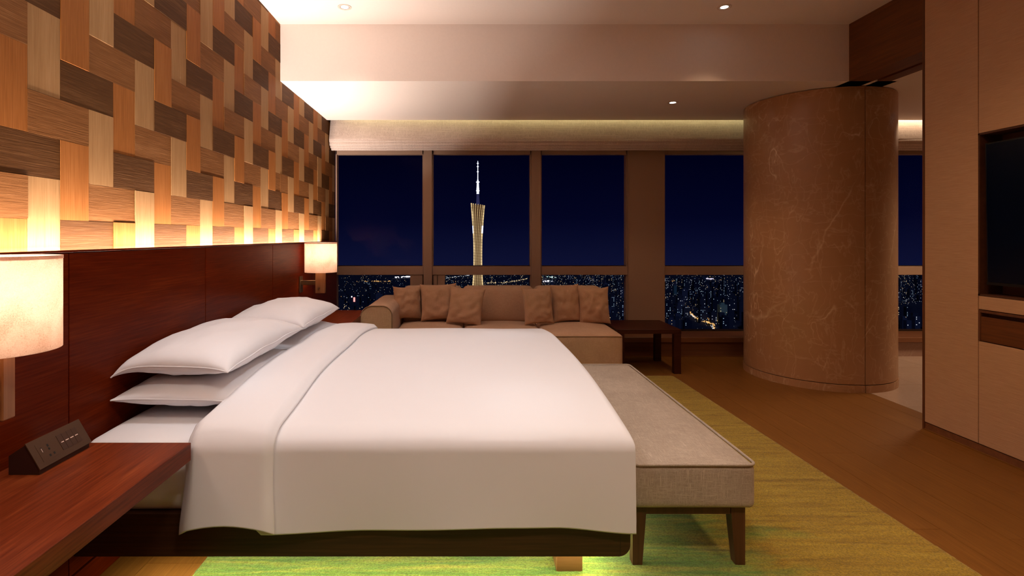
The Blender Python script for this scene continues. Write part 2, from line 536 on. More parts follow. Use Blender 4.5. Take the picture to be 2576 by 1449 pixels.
# woven pattern of wooden tiles on the left wall
U = .1455
y00, z00 = 1.7976, 1.475
def tile(y0, y1, z0, z1, mat):
    zt = ZC if y1 <= YB+.001 else ZS
    y0 = max(y0, -.4); y1 = min(y1, 5.985)
    z0 = max(z0, 1.04)
    parts = [(y0, y1, zt)]
    if y0 < YB < y1: parts = [(y0, YB, ZC), (YB, y1, ZS)]
    for a, b, zt in parts:
        zz = min(z1, zt)
        if zz-z0 < .012 or b-a < .01: continue
        j = random.uniform(0, .0035)
        obj('wood_tile', B(-1.486, XW-.003+j, a+.0006, b-.0006, z0+.0006, zz-.0006), mat, wl_)
for kk in range(-15, 30):
    t = z00+(kk % 4)*U
    ya = y00+kk*U
    for n in range(-1, 4):
        tile(ya, ya+U, t-2*U+n*4*U, t+n*4*U, M['tile_light'] if kk % 2 == 0 else M['tile_orange'])
        tile(ya, ya+2*U, t+U+n*4*U, t+2*U+n*4*U, M['tile_brown'] if kk % 2 == 0 else M['tile_dark'])

# right wall: clad panels, with a television niche and a drawer let in
Y_END, Y_J = 3.55, 3.164
NZ0, NZ1, DZ0, DZ1 = .923, 1.876, .656, .841
NY0 = 1.55                                            # niche from here to the joint
wr_ = struct('wall_right', B(XR+.16, 3.34, YBACK, Y_END, 0, ZC), M['wall'])
def pan(y0, y1, z0, z1):
    obj('wall_panel', B(XR, XR+.165, y0+.0025, y1-.0025, z0+.002, z1-.002, .0015), M['wallcloth'], wr_)
pan(Y_J, Y_END-.014, .05, ZC)
pan(NY0, Y_J, .05, DZ0); pan(NY0, Y_J, DZ1, NZ0); pan(NY0, Y_J, NZ1, ZC)
pan(NY0-1.2, NY0, .05, ZC); pan(YBACK, NY0-1.2, .05, ZC)
obj('edge_strip', B(XR-.002, 3.34, Y_END-.014, Y_END, 0, ZC), M['edge'], wr_)
bb = struct('baseboard_right', B(XR+.004, XR+.17, YBACK, Y_END-.014, 0, .047), M['sill'])
obj('quarter_bead', B(XR-.006, XR+.004, YBACK, Y_END-.014, 0, .007), M['floor'], bb)

# wooden header over the wide opening to the next room
hd = struct('beam_header', B(XR, XR+.187, Y_END, 5.65, ZS, ZC), M['header'])
obj('inner_board', B(3.24, 3.35, Y_END, 5.65, ZS, ZC), M['header'], hd)
obj('track_slot', B(3.20, 3.245, Y_END, 5.65, ZS+.05, ZC), M['black'], hd)

# next room, seen through the opening
struct('wall_east', B(6.2, 6.3, 1.0, 6.1, 0, 2.8), M['wall'])
struct('wall_south', B(3.34, 6.3, .95, 1.05, 0, ZS), M['wall'])

# marble column
CXc, CYc, CR = 3.218, 4.947, .593
co = struct('column', lathe(bmesh.new(), CXc, CYc, [(CR-.03, 0), (CR-.03, ZS)], 64), M['dark_metal'], smooth=True)
def sector(a0, a1, r, t, z0, z1, n=48):
    bm = bmesh.new()
    rows = []
    for i in range(n+1):
        a = a0+(a1-a0)*i/n
        rows.append([bm.verts.new((CXc+rr*math.cos(a), CYc+rr*math.sin(a), z)) for rr, z in ((r, z0), (r, z1), (r-t, z1), (r-t, z0))])
    for i in range(n):
        for q in range(4):
            bm.faces.new((rows[i][q], rows[i+1][q], rows[i+1][(q+1) % 4], rows[i][(q+1) % 4]))
    bm.faces.new(rows[0][::-1]); bm.faces.new(rows[-1])
    bmesh.ops.recalc_face_normals(bm, faces=bm.faces)
    return bm
for q in range(3):
    a0 = math.radians(-88.5+120*q)+.006; a1 = math.radians(-88.5+120*(q+1))-.006
    obj('stone_panel', sector(a0, a1, CR, .028, .066, ZS-.006), M['column'], co, smooth='auto')
    obj('base_stone', sector(a0+.002, a1-.002, CR+.004, .028, 0, .060), M['column'], co, smooth='auto')

# ------------------------------------------------------------------ window wall
XE = 6.2
SILL = .21
wf = struct('wall_window', B(1.796, 2.204, YG-.015, 6.12, SILL, 2.80), M['win_frame'])     # wide pier
obj('pier_panel', B(1.802, 2.198, YG-.022, YG-.014, SILL, 2.26, .001), M['win_frame'], wf)
struct('wall_spandrel', B(-1.62, XE, 5.70, 6.12, 0, SILL-.06), M['win_frame'])
struct('wall_lintel', B(-1.62, XE, YG, 6.12, 2.243, 2.82), M['win_frame'])
tr = struct('trim_1', B(-1.47, 3.2, 5.64, 6.06, SILL-.055, SILL, .004), M['sill'])
struct('trim_2', B(3.2, XE, 5.64, 6.06, SILL-.055, SILL, .004), M['sill'])
struct('baseboard_window', B(-1.47, 3.2, 5.677, 5.72, .008, SILL-.062), M['sill'])
struct('baseboard_east', B(3.2, XE, 5.69, 5.73, 0, SILL-.066), M['marble_d'])
obj('shadow_bead', B(-1.47, 3.2, 5.668, 5.70, 0, .008), M['floor'], tr)

TZ0, TZ1 = .841, .938
def window(idx, x0, x1, top=2.243, fill=None, split=None):
    w = thing('window_%d' % idx, None, None, ((x0+x1)/2, 6.0, SILL))
    w['kind'] = 'structure'
    ft = .012
    obj('frame_head', B(x0, x1, YG+.02, 6.08, top-.055, top+.01, .002), M['win_frame'], w)
    obj('frame_head_lip', B(x0, x1, YG+.012, YG+.03, top-.006, top+.003, .001), M['dark_metal'], w)
    obj('frame_jamb', B(x0, x0+ft, YG+.02, 6.09, SILL, top), M['win_frame'], w)
    obj('frame_jamb', B(x1-ft, x1, YG+.02, 6.09, SILL, top), M['win_frame'], w)
    obj('transom', B(x0, x1, YG+.008, 6.09, TZ0, TZ1, .003), M['win_frame'], w)
    obj('transom_gasket', B(x0, x1, YG+.03, 6.085, TZ1, TZ1+.006), M['dark_metal'], w)
    obj('pane', B(x0+ft, x1-ft, 6.060, 6.072, TZ1+.004, top-.05), M['glass'], w)
    a, b = x0+ft, x1-ft
    if fill:
        obj('vent_panel', B(fill[0], fill[1], YG+.02, 6.09, SILL, TZ0, .002), M['win_frame'], w)
        if fill[0] <= x0+.05: a = fill[1]
        else: b = fill[0]
    obj('pane', B(a, b, 6.060, 6.072, SILL, TZ0), M['glass'], w)
    obj('frame_foot', B(x0, x1, YG+.03, 6.09, SILL, SILL+.012), M['dark_metal'], w)
    return w
def mull(w, x0, x1):
    obj('mullion', B(x0, x1, YG-.01, 6.10, SILL, 2.25, .003), M['win_frame'], w)
w1 = window(1, -1.465, -.482, fill=(-.632, -.482)); mull(w1, -.482, -.385)
w2 = window(2, -.385, .721, fill=(-.385, -.242)); mull(w2, .721, .827)
obj('panel_seam', B(-.330, -.326, YG+.015, YG+.03, SILL, TZ0), M['dark_metal'], w2)
w3 = window(3, .827, 1.796)
w4 = window(4, 2.204, 3.30); mull(w4, 3.30, 3.40)
w5 = window(5, 3.40, 4.50); mull(w5, 4.50, 4.60)
w6 = window(6, 4.60, 5.70); mull(w6, 5.70, 5.80)
w7 = window(7, 5.80, 6.2)

# ================================================================== city outside
GZ = -220.0
def gpos(px, py):
    """point of the ground seen at that pixel"""
    d = F*(H-GZ)/(py-CY)
    return ((px-CX)/F*d, d)
M['ground'] = plain('city_ground_dark', (.09, .10, .13), .95, 0, 0)
M['bld'] = [plain('tower_block_%s' % n, c, .9, 0, 0) for n, c in (('navy', (.05, .06, .09)), ('slate', (.08, .09, .10)), ('teal', (.06, .10, .10)))]
M['bl_navy'] = plain('facade_grey', (.16, .17, .22), .9, 0, 0)
M['bl_dim'] = plain('facade_dark_grey', (.09, .10, .13), .9, 0, 0)
M['bl_green'] = plain('facade_green_floodlight', (.55, .75, .48), .9, 0, 0)  # green floodlight put into the facade colour
M['bl_teal'] = plain('facade_teal_light', (.22, .42, .36), .9, 0, 0)  # teal lighting put into the facade colour
LC = [emit('window_warm', (1, .72, .38), 0.41), emit('window_white', (.95, .97, 1), 0.41), emit('window_cool', (.62, .85, 1), 0.32), emit('window_amber', (1, .55, .2), 0.30)]
M['redsign'] = emit('red_sign_glow', (1, .25, .22), .9)
M['whitesign'] = emit('white_flood', (1, .93, .98), 1.1)
M['orange_road'] = emit('sodium_street_lamps', (1, .52, .16), .55)

ground = struct('ground_city', grid(lambda u, v: (u, v, GZ), np.linspace(-1600, 4200, 12), np.linspace(300, 3850, 12)), M['ground'])
def quad(bm, c, w, h):
    x_, y_, z_ = c
    bm.faces.new([bm.verts.new((x_+a*w/2, y_, z_+b*h/2)) for a, b in ((-1, -1), (1, -1), (1, 1), (-1, 1))])
def octa(bm, c, r):
    x_, y_, z_ = c
    vs = [bm.verts.new((x_+a*r, y_+b*r, z_+q*r)) for a, b, q in ((1, 0, 0), (0, 1, 0), (-1, 0, 0), (0, -1, 0), (0, 0, 1), (0, 0, -1))]
    for i in range(4):
        bm.faces.new((vs[i], vs[(i+1) % 4], vs[4])); bm.faces.new((vs[(i+1) % 4], vs[i], vs[5]))

rng = random.Random(11)
def tower_block(px, py, wpx, hpx, mat, dens, label, group=None, lit=None, name='tower_block'):
    """apartment block standing at a ground point; width and height in the picture's px at that distance"""
    x_, y_ = gpos(px, py); s = F/y_
    w, h = wpx/s, hpx/s; dp = w*rng.uniform(.5, .9)
    t = thing(name, label, 'building', (x_, y_, GZ), group)
    bm = B(x_-w/2, x_+w/2, y_-dp/2, y_+dp/2, GZ, GZ+h)
    if w > 14:
        box(bm, x_-w*.28, x_+w*.2, y_-dp*.3, y_+dp*.3, GZ+h, GZ+h+4.5)
    obj('tower_body', bm, mat, t)
    bms = bmesh.new(); cnt = 0
    nx = max(2, int(w/4.2)); nz = max(2, int(h/3.6))
    for i in range(nx):
        cl = rng.random()
        for j in range(nz):
            if rng.random() < dens*(1.6 if cl > .6 else .5):
                quad(bms, (x_-w/2+(i+.5)*w/nx, y_-dp/2-.25, GZ+(j+.6)*h/nz), 1.6*rng.uniform(.6, 1.25), 1.3*rng.uniform(.6, 1.2)); cnt += 1
    if cnt:
        o = obj('lit_window', bms, lit or rng.choice(LC[:3]), t); o['kind'] = 'stuff'
    else: bms.free()
    return t
FOOT = []
def strip(where, x0, x1, y0, y1, n, hmin, hmax, wmin, wmax, dens, ordinal=False):
    spots = []
    for i in range(n):
        for tr_ in range(40):
            py = rng.uniform(y0, y1); px = rng.uniform(x0, x1); wp = rng.uniform(wmin, wmax)
            gx, gy = gpos(px, py); r_ = wp/(F/gy)*.62
            if all(abs(gx-a) > r_+c or abs(gy-b) > r_+c for a, b, c in FOOT):
                FOOT.append((gx, gy, r_)); spots.append((px, py, wp)); break
    spots.sort()
    for i, (px, py, wp) in enumerate(spots):
        if ordinal:
            lab = '%s from left of the dark towers %s' % (ORD[i], where)
        else:
            lab = 'dark low block with scattered lit windows %s' % where
        tower_block(px, py, wp, rng.uniform(hmin, hmax), rng.choice([M['bl_dim'], M['bl_dim'], M['bl_navy'], M['bld'][0]]), dens, lab, 'tower blocks '+where)
ORD = 'first second third fourth fifth sixth seventh eighth ninth tenth eleventh twelfth thirteenth fourteenth fifteenth sixteenth seventeenth eighteenth nineteenth twentieth'.split()
# window 1 (left of the sofa)
strip('on the horizon of the first window', 846, 1010, 716, 740, 12, 6, 14, 7, 16, .16)
strip('low in the first window by the wall lamp', 846, 960, 745, 800, 16, 16, 34, 9, 18, .12, True)
# window 3, right hand strip and band above the sofa
strip('just above the sofa in the third window', 1365, 1570, 702, 722, 22, 6, 15, 6, 13, .25)
strip('right of the sofa in the third window', 1500, 1575, 735, 840, 18, 20, 42, 9, 17, .2, True)
# window 4
strip('on the horizon of the fourth window', 1672, 1880, 708, 735, 26, 7, 18, 6, 13, .28)
strip('halfway up the fourth window', 1700, 1890, 735, 775, 26, 20, 38, 8, 15, .28)
strip('at the lower left of the fourth window', 1672, 1730, 765, 850, 12, 24, 46, 11, 22, .17, True)
strip('at the lower right of the fourth window', 1760, 1890, 790, 850, 16, 30, 62, 12, 20, .16, True)
strip('high in the narrow window right of the column', 2256, 2325, 705, 760, 12, 8, 30, 6, 14, .2)
strip('low in the window right of the column', 2262, 2318, 830, 880, 7, 50, 88, 10, 16, .3, True)
tower_block(1817, 812, 19, 46, M['bl_green'], .10, 'tall city tower washed in green light, beyond the fourth window', name='floodlit_tower')
tower_block(1698, 742, 7, 24, M['bl_teal'], .03, 'slim teal lit city tower near the left edge of the fourth window', name='slim_tower')
tower_block(1683, 786, 12, 22, M['bl_teal'], .10, 'short teal lit city block beside the dark window pier', name='teal_block')

FOOT.append((*gpos(893, 800), 25))
sg = thing('sign_tower', 'dark city block with a glowing red upright sign, left of the sofa', 'building', (*gpos(893, 800), GZ))
x_, y_ = gpos(893, 800); s_ = F/y_
obj('tower_body', B(x_-14, x_+14, y_-9, y_+9, GZ, GZ+52/s_), M['bl_dim'], sg)
obj('red_sign', B(x_-2.2, x_+2.2, y_-9.8, y_-9.2, GZ+42/s_, GZ+53/s_), M['redsign'], sg)
obj('sign_lamp', B(x_-8, x_-5.5, y_-9.8, y_-9.2, GZ+53/s_, GZ+56/s_), M['whitesign'], sg)
tower_block(858, 806, 20, 52, M['bl_dim'], .10, 'dark city block behind the far wall lamp, lowest at the left window edge')

# countless far lights
def lights(name, label, mat, pts, r):
    bm = bmesh.new()
    for p, k in pts: octa(bm, p, r*k*p[1]/1500.)
    o = obj(name, bm, mat); tag(o, label, 'lights', kind='stuff'); return o
def scatter(n, boxes, lift=12):
    out = []
    for i in range(n):
        x0, x1, y0, y1 = rng.choice(boxes)
        py = y0+(y1-y0)*rng.random()**1.3; px = rng.uniform(x0, x1)
        gx, gy = gpos(px, py)
        if any(abs(gx-a) < c and abs(gy-b) < c for a, b, c in FOOT): continue
        out.append(((gx, gy, GZ+rng.uniform(2, lift)), rng.choice((.5, .6, .7, .8, 1.1))))
    return out
BX = [(846, 1035, 687, 800), (1119, 1336, 687, 730), (1362, 1572, 687, 740), (1362, 1572, 687, 735), (1672, 1875, 687, 770), (1672, 1875, 687, 850), (1500, 1575, 730, 850), (2256, 2325, 690, 770)]
BXW = [(300, 840, 687, 860), (1036, 1119, 700, 860), (1336, 1362, 690, 860), (1119, 1500, 735, 860), (840, 1119, 800, 860), (1572, 1672, 687, 860), (1880, 2256, 687, 860), (2325, 2900, 687, 860)]
lights('city_lights', 'countless small white lights scattered over the night city', LC[1], scatter(950, BX)+scatter(1100, BXW), .62)
lights('city_lights', 'countless small warm lights scattered over the night city', LC[0], scatter(750, BX)+scatter(900, BXW), .62)
lights('city_lights', 'countless small bluish lights scattered over the night city', LC[2], scatter(500, BX)+scatter(600, BXW), .6)
lights('city_lights', 'scattered amber lights low over the night city', LC[3], scatter(160, BX), 1.0)
def line(pts, n, jit, zmax=9):
    out = []
    for i in range(n):
        t = rng.random()*(len(pts)-1); a = int(t); f_ = t-a
        px = pts[a][0]*(1-f_)+pts[a+1][0]*f_+rng.gauss(0, jit); py = pts[a][1]*(1-f_)+pts[a+1][1]*f_+rng.gauss(0, jit*.5)
        gx, gy = gpos(px, py)
        out.append(((gx, gy, GZ+rng.uniform(5, zmax)), rng.choice((.6, .8, 1.2))))
    return out
lights('street_lights', 'winding orange lit avenue in the city below the fourth window', M['orange_road'],
       line([(1716, 771), (1731, 778), (1733, 790), (1748, 805), (1772, 815), (1795, 822), (1797, 840)], 300, 1.3)+line([(1765, 805), (1790, 812), (1806, 812)], 60, 1.8), 1.0)
lights('street_lights', 'white stream of traffic on the winding city avenue', LC[1], line([(1729, 790), (1740, 799), (1750, 807)], 40, .8)+line([(1789, 826), (1796, 836)], 30, 1.2), .9)
lights('street_lights', 'bright cluster of white floodlights near the fourth window foot', M['whitesign'], line([(1827, 820), (1837, 819), (1836, 823)], 26, 1.6), 1.0)
lights('street_lights', 'bright white harbour lights just above the sofa at the third window', M['whitesign'], line([(1362, 711), (1376, 710), (1390, 712)], 110, 1.0), 1.2)
lights('street_lights', 'row of greenish lamps beyond the third window, above the sofa', emit('green_lamps', (.6, 1, .85), 1.0), line([(1362, 699), (1398, 701)], 22, .8), 1.2)
lights('street_lights', 'cluster of bright lamps on the horizon of the first window', M['whitesign'], line([(993, 701), (1032, 699)], 60, .9), 1.0)
lights('street_lights', 'long row of lamps curving behind the lattice tower to the right', LC[0], line([(1222, 716), (1270, 714), (1300, 710), (1334, 703)], 90, .7), 1.0)
lights('street_lights', 'chain of lamps left of the lattice tower foot', LC[1], line([(1122, 703), (1150, 699), (1180, 696)], 36, .9), .8)
lights('street_lights', 'flat pale lit roof on the horizon of the fourth window', emit('pale_roof', (.9, .8, 1), .5), line([(1768, 704), (1795, 705)], 90, .6), .9)
lights('street_lights', 'amber lit roads on the horizon of the first window', M['orange_road'], line([(918, 711), (985, 711)], 46, .8), .9)
lights('street_lights', 'amber lit roads on the horizon of the fourth window', M['orange_road'], line([(1673, 711), (1752, 708)], 60, 1.2), .8)

# the rest of the city, too small to tell apart
bm = bmesh.new(); bml = bmesh.new()
for i in range(520):
    x0, x1, y0, y1 = rng.choice(BXW+[(300, 2900, 700, 760)])
    gx, gy = gpos(rng.uniform(x0, x1), rng.uniform(max(y0, 703), y1)); w = rng.uniform(9, 18); h = rng.uniform(10, 52)
    if any(abs(gx-a) < c+w and abs(gy-b) < c+w for a, b, c in FOOT): continue
    FOOT.append((gx, gy, w*.6))
    box(bm, gx-w/2, gx+w/2, gy-w/2, gy+w/2, GZ, GZ+h)
    for q in range(int(w*h/40)):
        quad(bml, (gx+rng.uniform(-.45, .45)*w, gy-w/2-.25, GZ+rng.uniform(.1, .95)*h), 1.5, 1.2)
cb = obj('city_blocks', bm, M['bl_dim']); tag(cb, 'mass of dark low city blocks filling the night city between the towers', 'buildings', kind='stuff')
o = obj('lit_window', bml, LC[0], cb); o['kind'] = 'stuff'

# slender lattice tower
td = 1600.0; ts = F/td; tx = (1202-CX)/ts
def tz(py): return H+(CY-py)/ts
lt = thing('lattice_tower', 'slender waisted lattice tower lit gold with a white antenna, beyond the second window', 'tower', (tx, td, GZ))
prof = [(900, 30), (760, 17.0), (718, 13.2), (690, 11.3), (660, 10.4), (630, 10.4), (600, 11.2), (570, 12.8), (540, 15.3), (514, 17.6)]
def trad(z):
    zs = [tz(p[0]) for p in prof]; rs = [p[1]/ts for p in prof]
    return float(np.interp(z, zs, rs))
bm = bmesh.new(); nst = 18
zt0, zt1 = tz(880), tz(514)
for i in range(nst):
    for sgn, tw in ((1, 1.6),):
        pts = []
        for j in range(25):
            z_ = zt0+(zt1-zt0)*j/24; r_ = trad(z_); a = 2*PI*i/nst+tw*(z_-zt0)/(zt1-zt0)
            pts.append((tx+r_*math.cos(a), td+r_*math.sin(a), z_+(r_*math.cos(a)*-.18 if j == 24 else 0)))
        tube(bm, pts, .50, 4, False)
M['gold'] = emit('gold_lattice_glow', (.80, .56, .26), .55)  # lighting of the tubes put in as their own glow
M['gold_d'] = emit('dim_ring_glow', (.10, .05, .015), .35)  # near-dark glow of the rings, breaks the lit columns into rows
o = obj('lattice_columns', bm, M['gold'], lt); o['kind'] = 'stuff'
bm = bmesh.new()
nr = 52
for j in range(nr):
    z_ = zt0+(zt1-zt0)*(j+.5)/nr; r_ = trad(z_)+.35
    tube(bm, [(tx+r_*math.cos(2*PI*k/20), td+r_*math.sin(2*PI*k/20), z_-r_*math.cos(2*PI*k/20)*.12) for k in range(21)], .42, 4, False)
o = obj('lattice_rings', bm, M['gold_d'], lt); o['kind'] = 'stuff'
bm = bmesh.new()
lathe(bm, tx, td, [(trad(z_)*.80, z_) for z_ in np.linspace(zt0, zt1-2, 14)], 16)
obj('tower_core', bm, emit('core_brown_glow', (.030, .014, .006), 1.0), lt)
obj('antenna_mast', tube(bmesh.new(), [(tx+.6, td, tz(522)), (tx, td, tz(488))], [6.2, 3.6], 10), emit('mast_dark', (.010, .010, .030), 1), lt)
M['ant'] = emit('antenna_white', (.82, .84, 1), .62)
bm = bmesh.new()
for y0, y1, r0, r1 in ((488, 480, 3.4, 3.2), (480, 472, 3.6, 3.5), (472, 457, 3.1, 2.6), (457, 452, 2.6, 1.5)):
    tube(bm, [(tx, td, tz(y0)), (tx, td, tz(y1))], [r0*1.15, r1*1.15], 10)
obj('antenna_lower', bm, M['ant'], lt)
bm = bmesh.new()
for y0, y1, r0 in ((452, 433, 1.1), (433, 421, 1.0), (421, 405, .8)):
    tube(bm, [(tx, td, tz(y0)), (tx, td, tz(y1))], [r0*1.2, r0], 8)
for yc_ in (432, 419, 411, 480, 458):
    tube(bm, [(tx, td, tz(yc_+.8)), (tx, td, tz(yc_-.8))], [3.0 if yc_ < 440 else 5.4]*2, 10)
obj('antenna_upper', bm, M['ant'], lt)
for sx, lab in ((-1, 'left'), (1, 'right')):
    z0_, z1_ = tz(587), tz(568)
    bm = bmesh.new()
    for aa in np.linspace(-.35, .35, 4):
        pass
    cols = []
    for i in range(6):
        a = -.80*i/5 if sx > 0 else PI+.55*i/5
        col_ = []
        for z_ in (z0_, z1_):
            r_ = trad(z_)+1.0
            col_.append(bm.verts.new((tx+r_*math.cos(a), td+r_*math.sin(a), z_)))
        cols.append(col_)
    for i in range(5):
        bm.faces.new((cols[i][0], cols[i+1][0], cols[i+1][1], cols[i][1]))
    bmesh.ops.solidify(bm, geom=bm.faces[:], thickness=.5)
    obj('lit_panel', bm, M['ant'], lt)

# ================================================================== headboard
XH = -1.38
hb = thing('headboard', 'long red mahogany headboard wall panelling behind the white bed', 'headboard', (XH-.02, 3.0, 0))
hb_top = 1.222
js = [-.12, .886, 1.862, 2.836, 3.818, 4.80, 5.70]
for y0, y1 in zip(js[:-1], js[1:]):
    obj('headboard_panel', B(XH-.022, XH, y0+.0022, y1-.0022, .085, hb_top-.010, .0012), M['headboard'], hb)
obj('headboard_core', B(XH-.04, XH-.02, -.12, 5.70, 0, hb_top-.008), M['box'], hb)
obj('cap_strip', B(XH-.042, XH+.001, -.12, 5.70, hb_top-.0065, hb_top, .001), M['headboard'], hb)
obj('plinth', B(XH-.03, XH+.006, -.12, 5.70, 0, .082), M['headboard'], hb)
obj('end_panel', B(XW+.002, XH-.041, 5.46, 5.70, 0, hb_top), M['headboard'], hb)

# ================================================================== nightstands
def nightstand(y0, y1, label):
    t = thing('floating_nightstand', label, 'nightstand', (XH+.225, (y0+y1)/2, .515), 'bedside shelves')
    obj('top_slab', B(XH+.001, -.930, y0, y1, .515, .575, .0015), M['stand'], t)
    obj('wall_cleat', B(XH+.001, XH+.05, y0+.08, y1-.08, .46, .515), M['headboard'], t)
    return t
ns1 = nightstand(.833, 1.811, 'floating walnut bedside slab under the near wall lamp, carrying the outlet box')
ns2 = dup(ns1, (0, 4.09-.833, 0)); tag(ns2, 'floating walnut bedside slab between the bed and the sofa arm')

# outlet box on the near nightstand
ob = thing('outlet_box', 'dark brown slanted socket and switch box on the near bedside slab', 'socket', (-1.29, 1.667, .575))
prof_b = [(-1.335, .5755), (-1.245, .5755), (-1.245, .592), (-1.287, .6615), (-1.335, .630)]
obj('body', prism(bmesh.new(), prof_b, 'y', 1.564, 1.770), M['box'], ob)
p0 = Vector((-1.2435, 0, .5905)); p1 = Vector((-1.2865, 0, .664))
dv = (p1-p0); Ls = dv.length; dv.normalize(); nv = Vector((dv.z, 0, -dv.x))
if nv.x < 0: nv = -nv
def on_face(name, u0, u1, v0, v1, mat, lift, th, parent):
    """slab on the slanted face: u along y in m from the near end, v up the slope"""
    bm = bmesh.new(); vs = []
    for l in (lift, lift+th):
        for (u_, v_) in ((u0, v0), (u1, v0), (u1, v1), (u0, v1)):
            p = p0+dv*v_+nv*l; vs.append(bm.verts.new((p.x, 1.562+u_, p.z)))
    for f_ in ((0, 1, 2, 3), (7, 6, 5, 4), (0, 4, 5, 1), (1, 5, 6, 2), (2, 6, 7, 3), (3, 7, 4, 0)):
        bm.faces.new([vs[i] for i in f_])
    bmesh.ops.recalc_face_normals(bm, faces=bm.faces)
    return obj(name, bm, mat, parent)
fp = on_face('face_plate', -.001, .214, -.001, Ls+.001, M['plate'], 0, .003, ob)
fl_ = .003
sock = on_face('socket_module', .022, .085, .014, .071, M['plate'], fl_, .0008, ob)
for (a, b, c, d) in ((.0575, .0635, .050, .058), (.0575, .0625, .040, .046), (.050, .056, .020, .027), (.066, .072, .021, .028)):
    on_face('pin_slot', a, b, c, d, M['black'], fl_+.0008, .0004, sock)
usb = on_face('usb_port', .033, .0375, .040, .056, M['black'], fl_+.0008, .0005, sock)
on_face('usb_tongue', .0335, .0352, .041, .053, M['mark'], fl_+.0013, .0004, sock)
for i in range(4):
    u0 = .102+i*.0205
    kq = on_face('switch_key', u0, u0+.0195, .018, .068, M['key'], fl_, .0012, ob)
    on_face('key_mark', u0+.003+.003*(i == 0), u0+.0165-.002*(i == 3), .0415, .0440, M['mark'], fl_+.0012, .0003, kq)

# ================================================================== wall lamps
def wall_lamp(yc, label):
    xs = -1.217; r = .1315; z0, z1 = .973, 1.219
    t = thing('wall_lamp', label, 'lamp', (XH, yc, .87), 'bedside wall lamps')
    sh = obj('lamp_shade', lathe(bmesh.new(), xs, yc, [(r, z0), (r, z1), (r-.003, z1), (r-.003, z0)], 72, True), M['shade'], t, smooth='auto')
    obj('shade_rim', lathe(bmesh.new(), xs, yc, [(r+.0012, z1-.008), (r+.0012, z1+.001), (r-.001, z1+.001), (r-.001, z1-.008)], 72, True), M['shade'], sh, smooth='auto')
    po = obj('wood_post', B(-1.254, -1.176, yc-.04, yc, .80, .992, .003), M['teak'], t)
    obj('switch_knob', tube(bmesh.new(), [(-1.222, yc-.052, .838), (-1.222, yc-.039, .838)], .007, 12), M['bronze'], po, smooth='auto')
    obj('arm', B(-1.376, -1.25, yc-.034, yc-.014, .868, .907, .002), M['bronze'], t)
    obj('wall_plate', B(XH+.001, XH+.010, yc-.07, yc+.012, .806, .941, .002), M['bronze'], t)
    obj('bulb', lathe(bmesh.new(), xs, yc-.02, [(.004, 1.13), (.022, 1.115), (.03, 1.085), (.022, 1.05), (.012, 1.03), (.012, .992)], 20), M['bulb'], t, smooth=True)
    l = bpy.data.lights.new('lamp_glow', 'POINT'); l.energy = 1.75; l.color = (1.0, .82, .71); l.shadow_soft_size = .035
    lo = bpy.data.objects.new('lamp_glow', l); COL.objects.link(lo); lo.parent = t; lo.location = (xs-XH, -.02, 1.15-.87)
    return t
wl1 = wall_lamp(1.40, 'glowing felt drum wall lamp on a wooden post, nearest, above the outlet box')
wl2 = dup(wl1, (0, 3.08, 0)); tag(wl2, 'glowing felt drum wall lamp at the far end of the headboard, by the window')

# ================================================================== bed
BX0, BX1, BY0, BY1 = -1.372, .578, 1.875, 4.03
bf = thing('bed_frame', 'dark floating platform bed frame with pale inset legs, under the white bedding', 'bed', (-.4, 2.95, 0))
def rail(pts_box, name='side_rail'):
    x0, x1, y0, y1 = pts_box
    return obj(name, B(x0, x1, y0, y1, .152, .300, .012, 3), M['frame_wood'], bf, smooth='auto')
# near and far rails with a rounded foot corner
def rail_round(y0, y1, name):
    R_ = .040
    poly = [(BX0, .152)]
    poly += [(BX1-.006-R_+R_*math.sin(a), .152+R_-R_*math.cos(a)) for a in np.linspace(0, PI/2, 8)]
    poly += [(BX1-.006, .300), (BX0, .300)]
    bm = prism(bmesh.new(), poly, 'y', y0, y1)
    return obj(name, bm, M['frame_wood'], bf)
nr_ = rail_round(BY0, BY0+.05, 'side_rail')
rail_round(BY1-.05, BY1, 'side_rail')
obj('foot_rail', B(BX1-.05, BX1, BY0+.05, BY1-.05, .160, .300, .012, 3), M['frame_wood'], bf, smooth='auto')
obj('rail_joint', B(BX1-.0415, BX1-.0405, BY0-.0004, BY0+.002, .154, .30), M['black'], nr_)
obj('platform', B(BX0, BX1-.05, BY0+.05, BY1-.05, .19, .285), M['frame_wood'], bf)
for (lx, ly) in ((.338, 2.018), (.338, BY1-.23), (-1.15, 2.35), (-1.15, BY1-.35)):
    obj('leg', B(lx, lx+.098, ly, ly+.098, .006, .192, .002), M['teak_x'], bf)

mt = obj('mattress', rbox(BX0+.004, .50, 1.893, 4.005, .288, .546, .05, 14, (0, .006, .006), .004, 4), M['cotton_b'], smooth=True)
tag(mt, 'white mattress with a tight fitted sheet, showing at the pillow end', 'mattress')

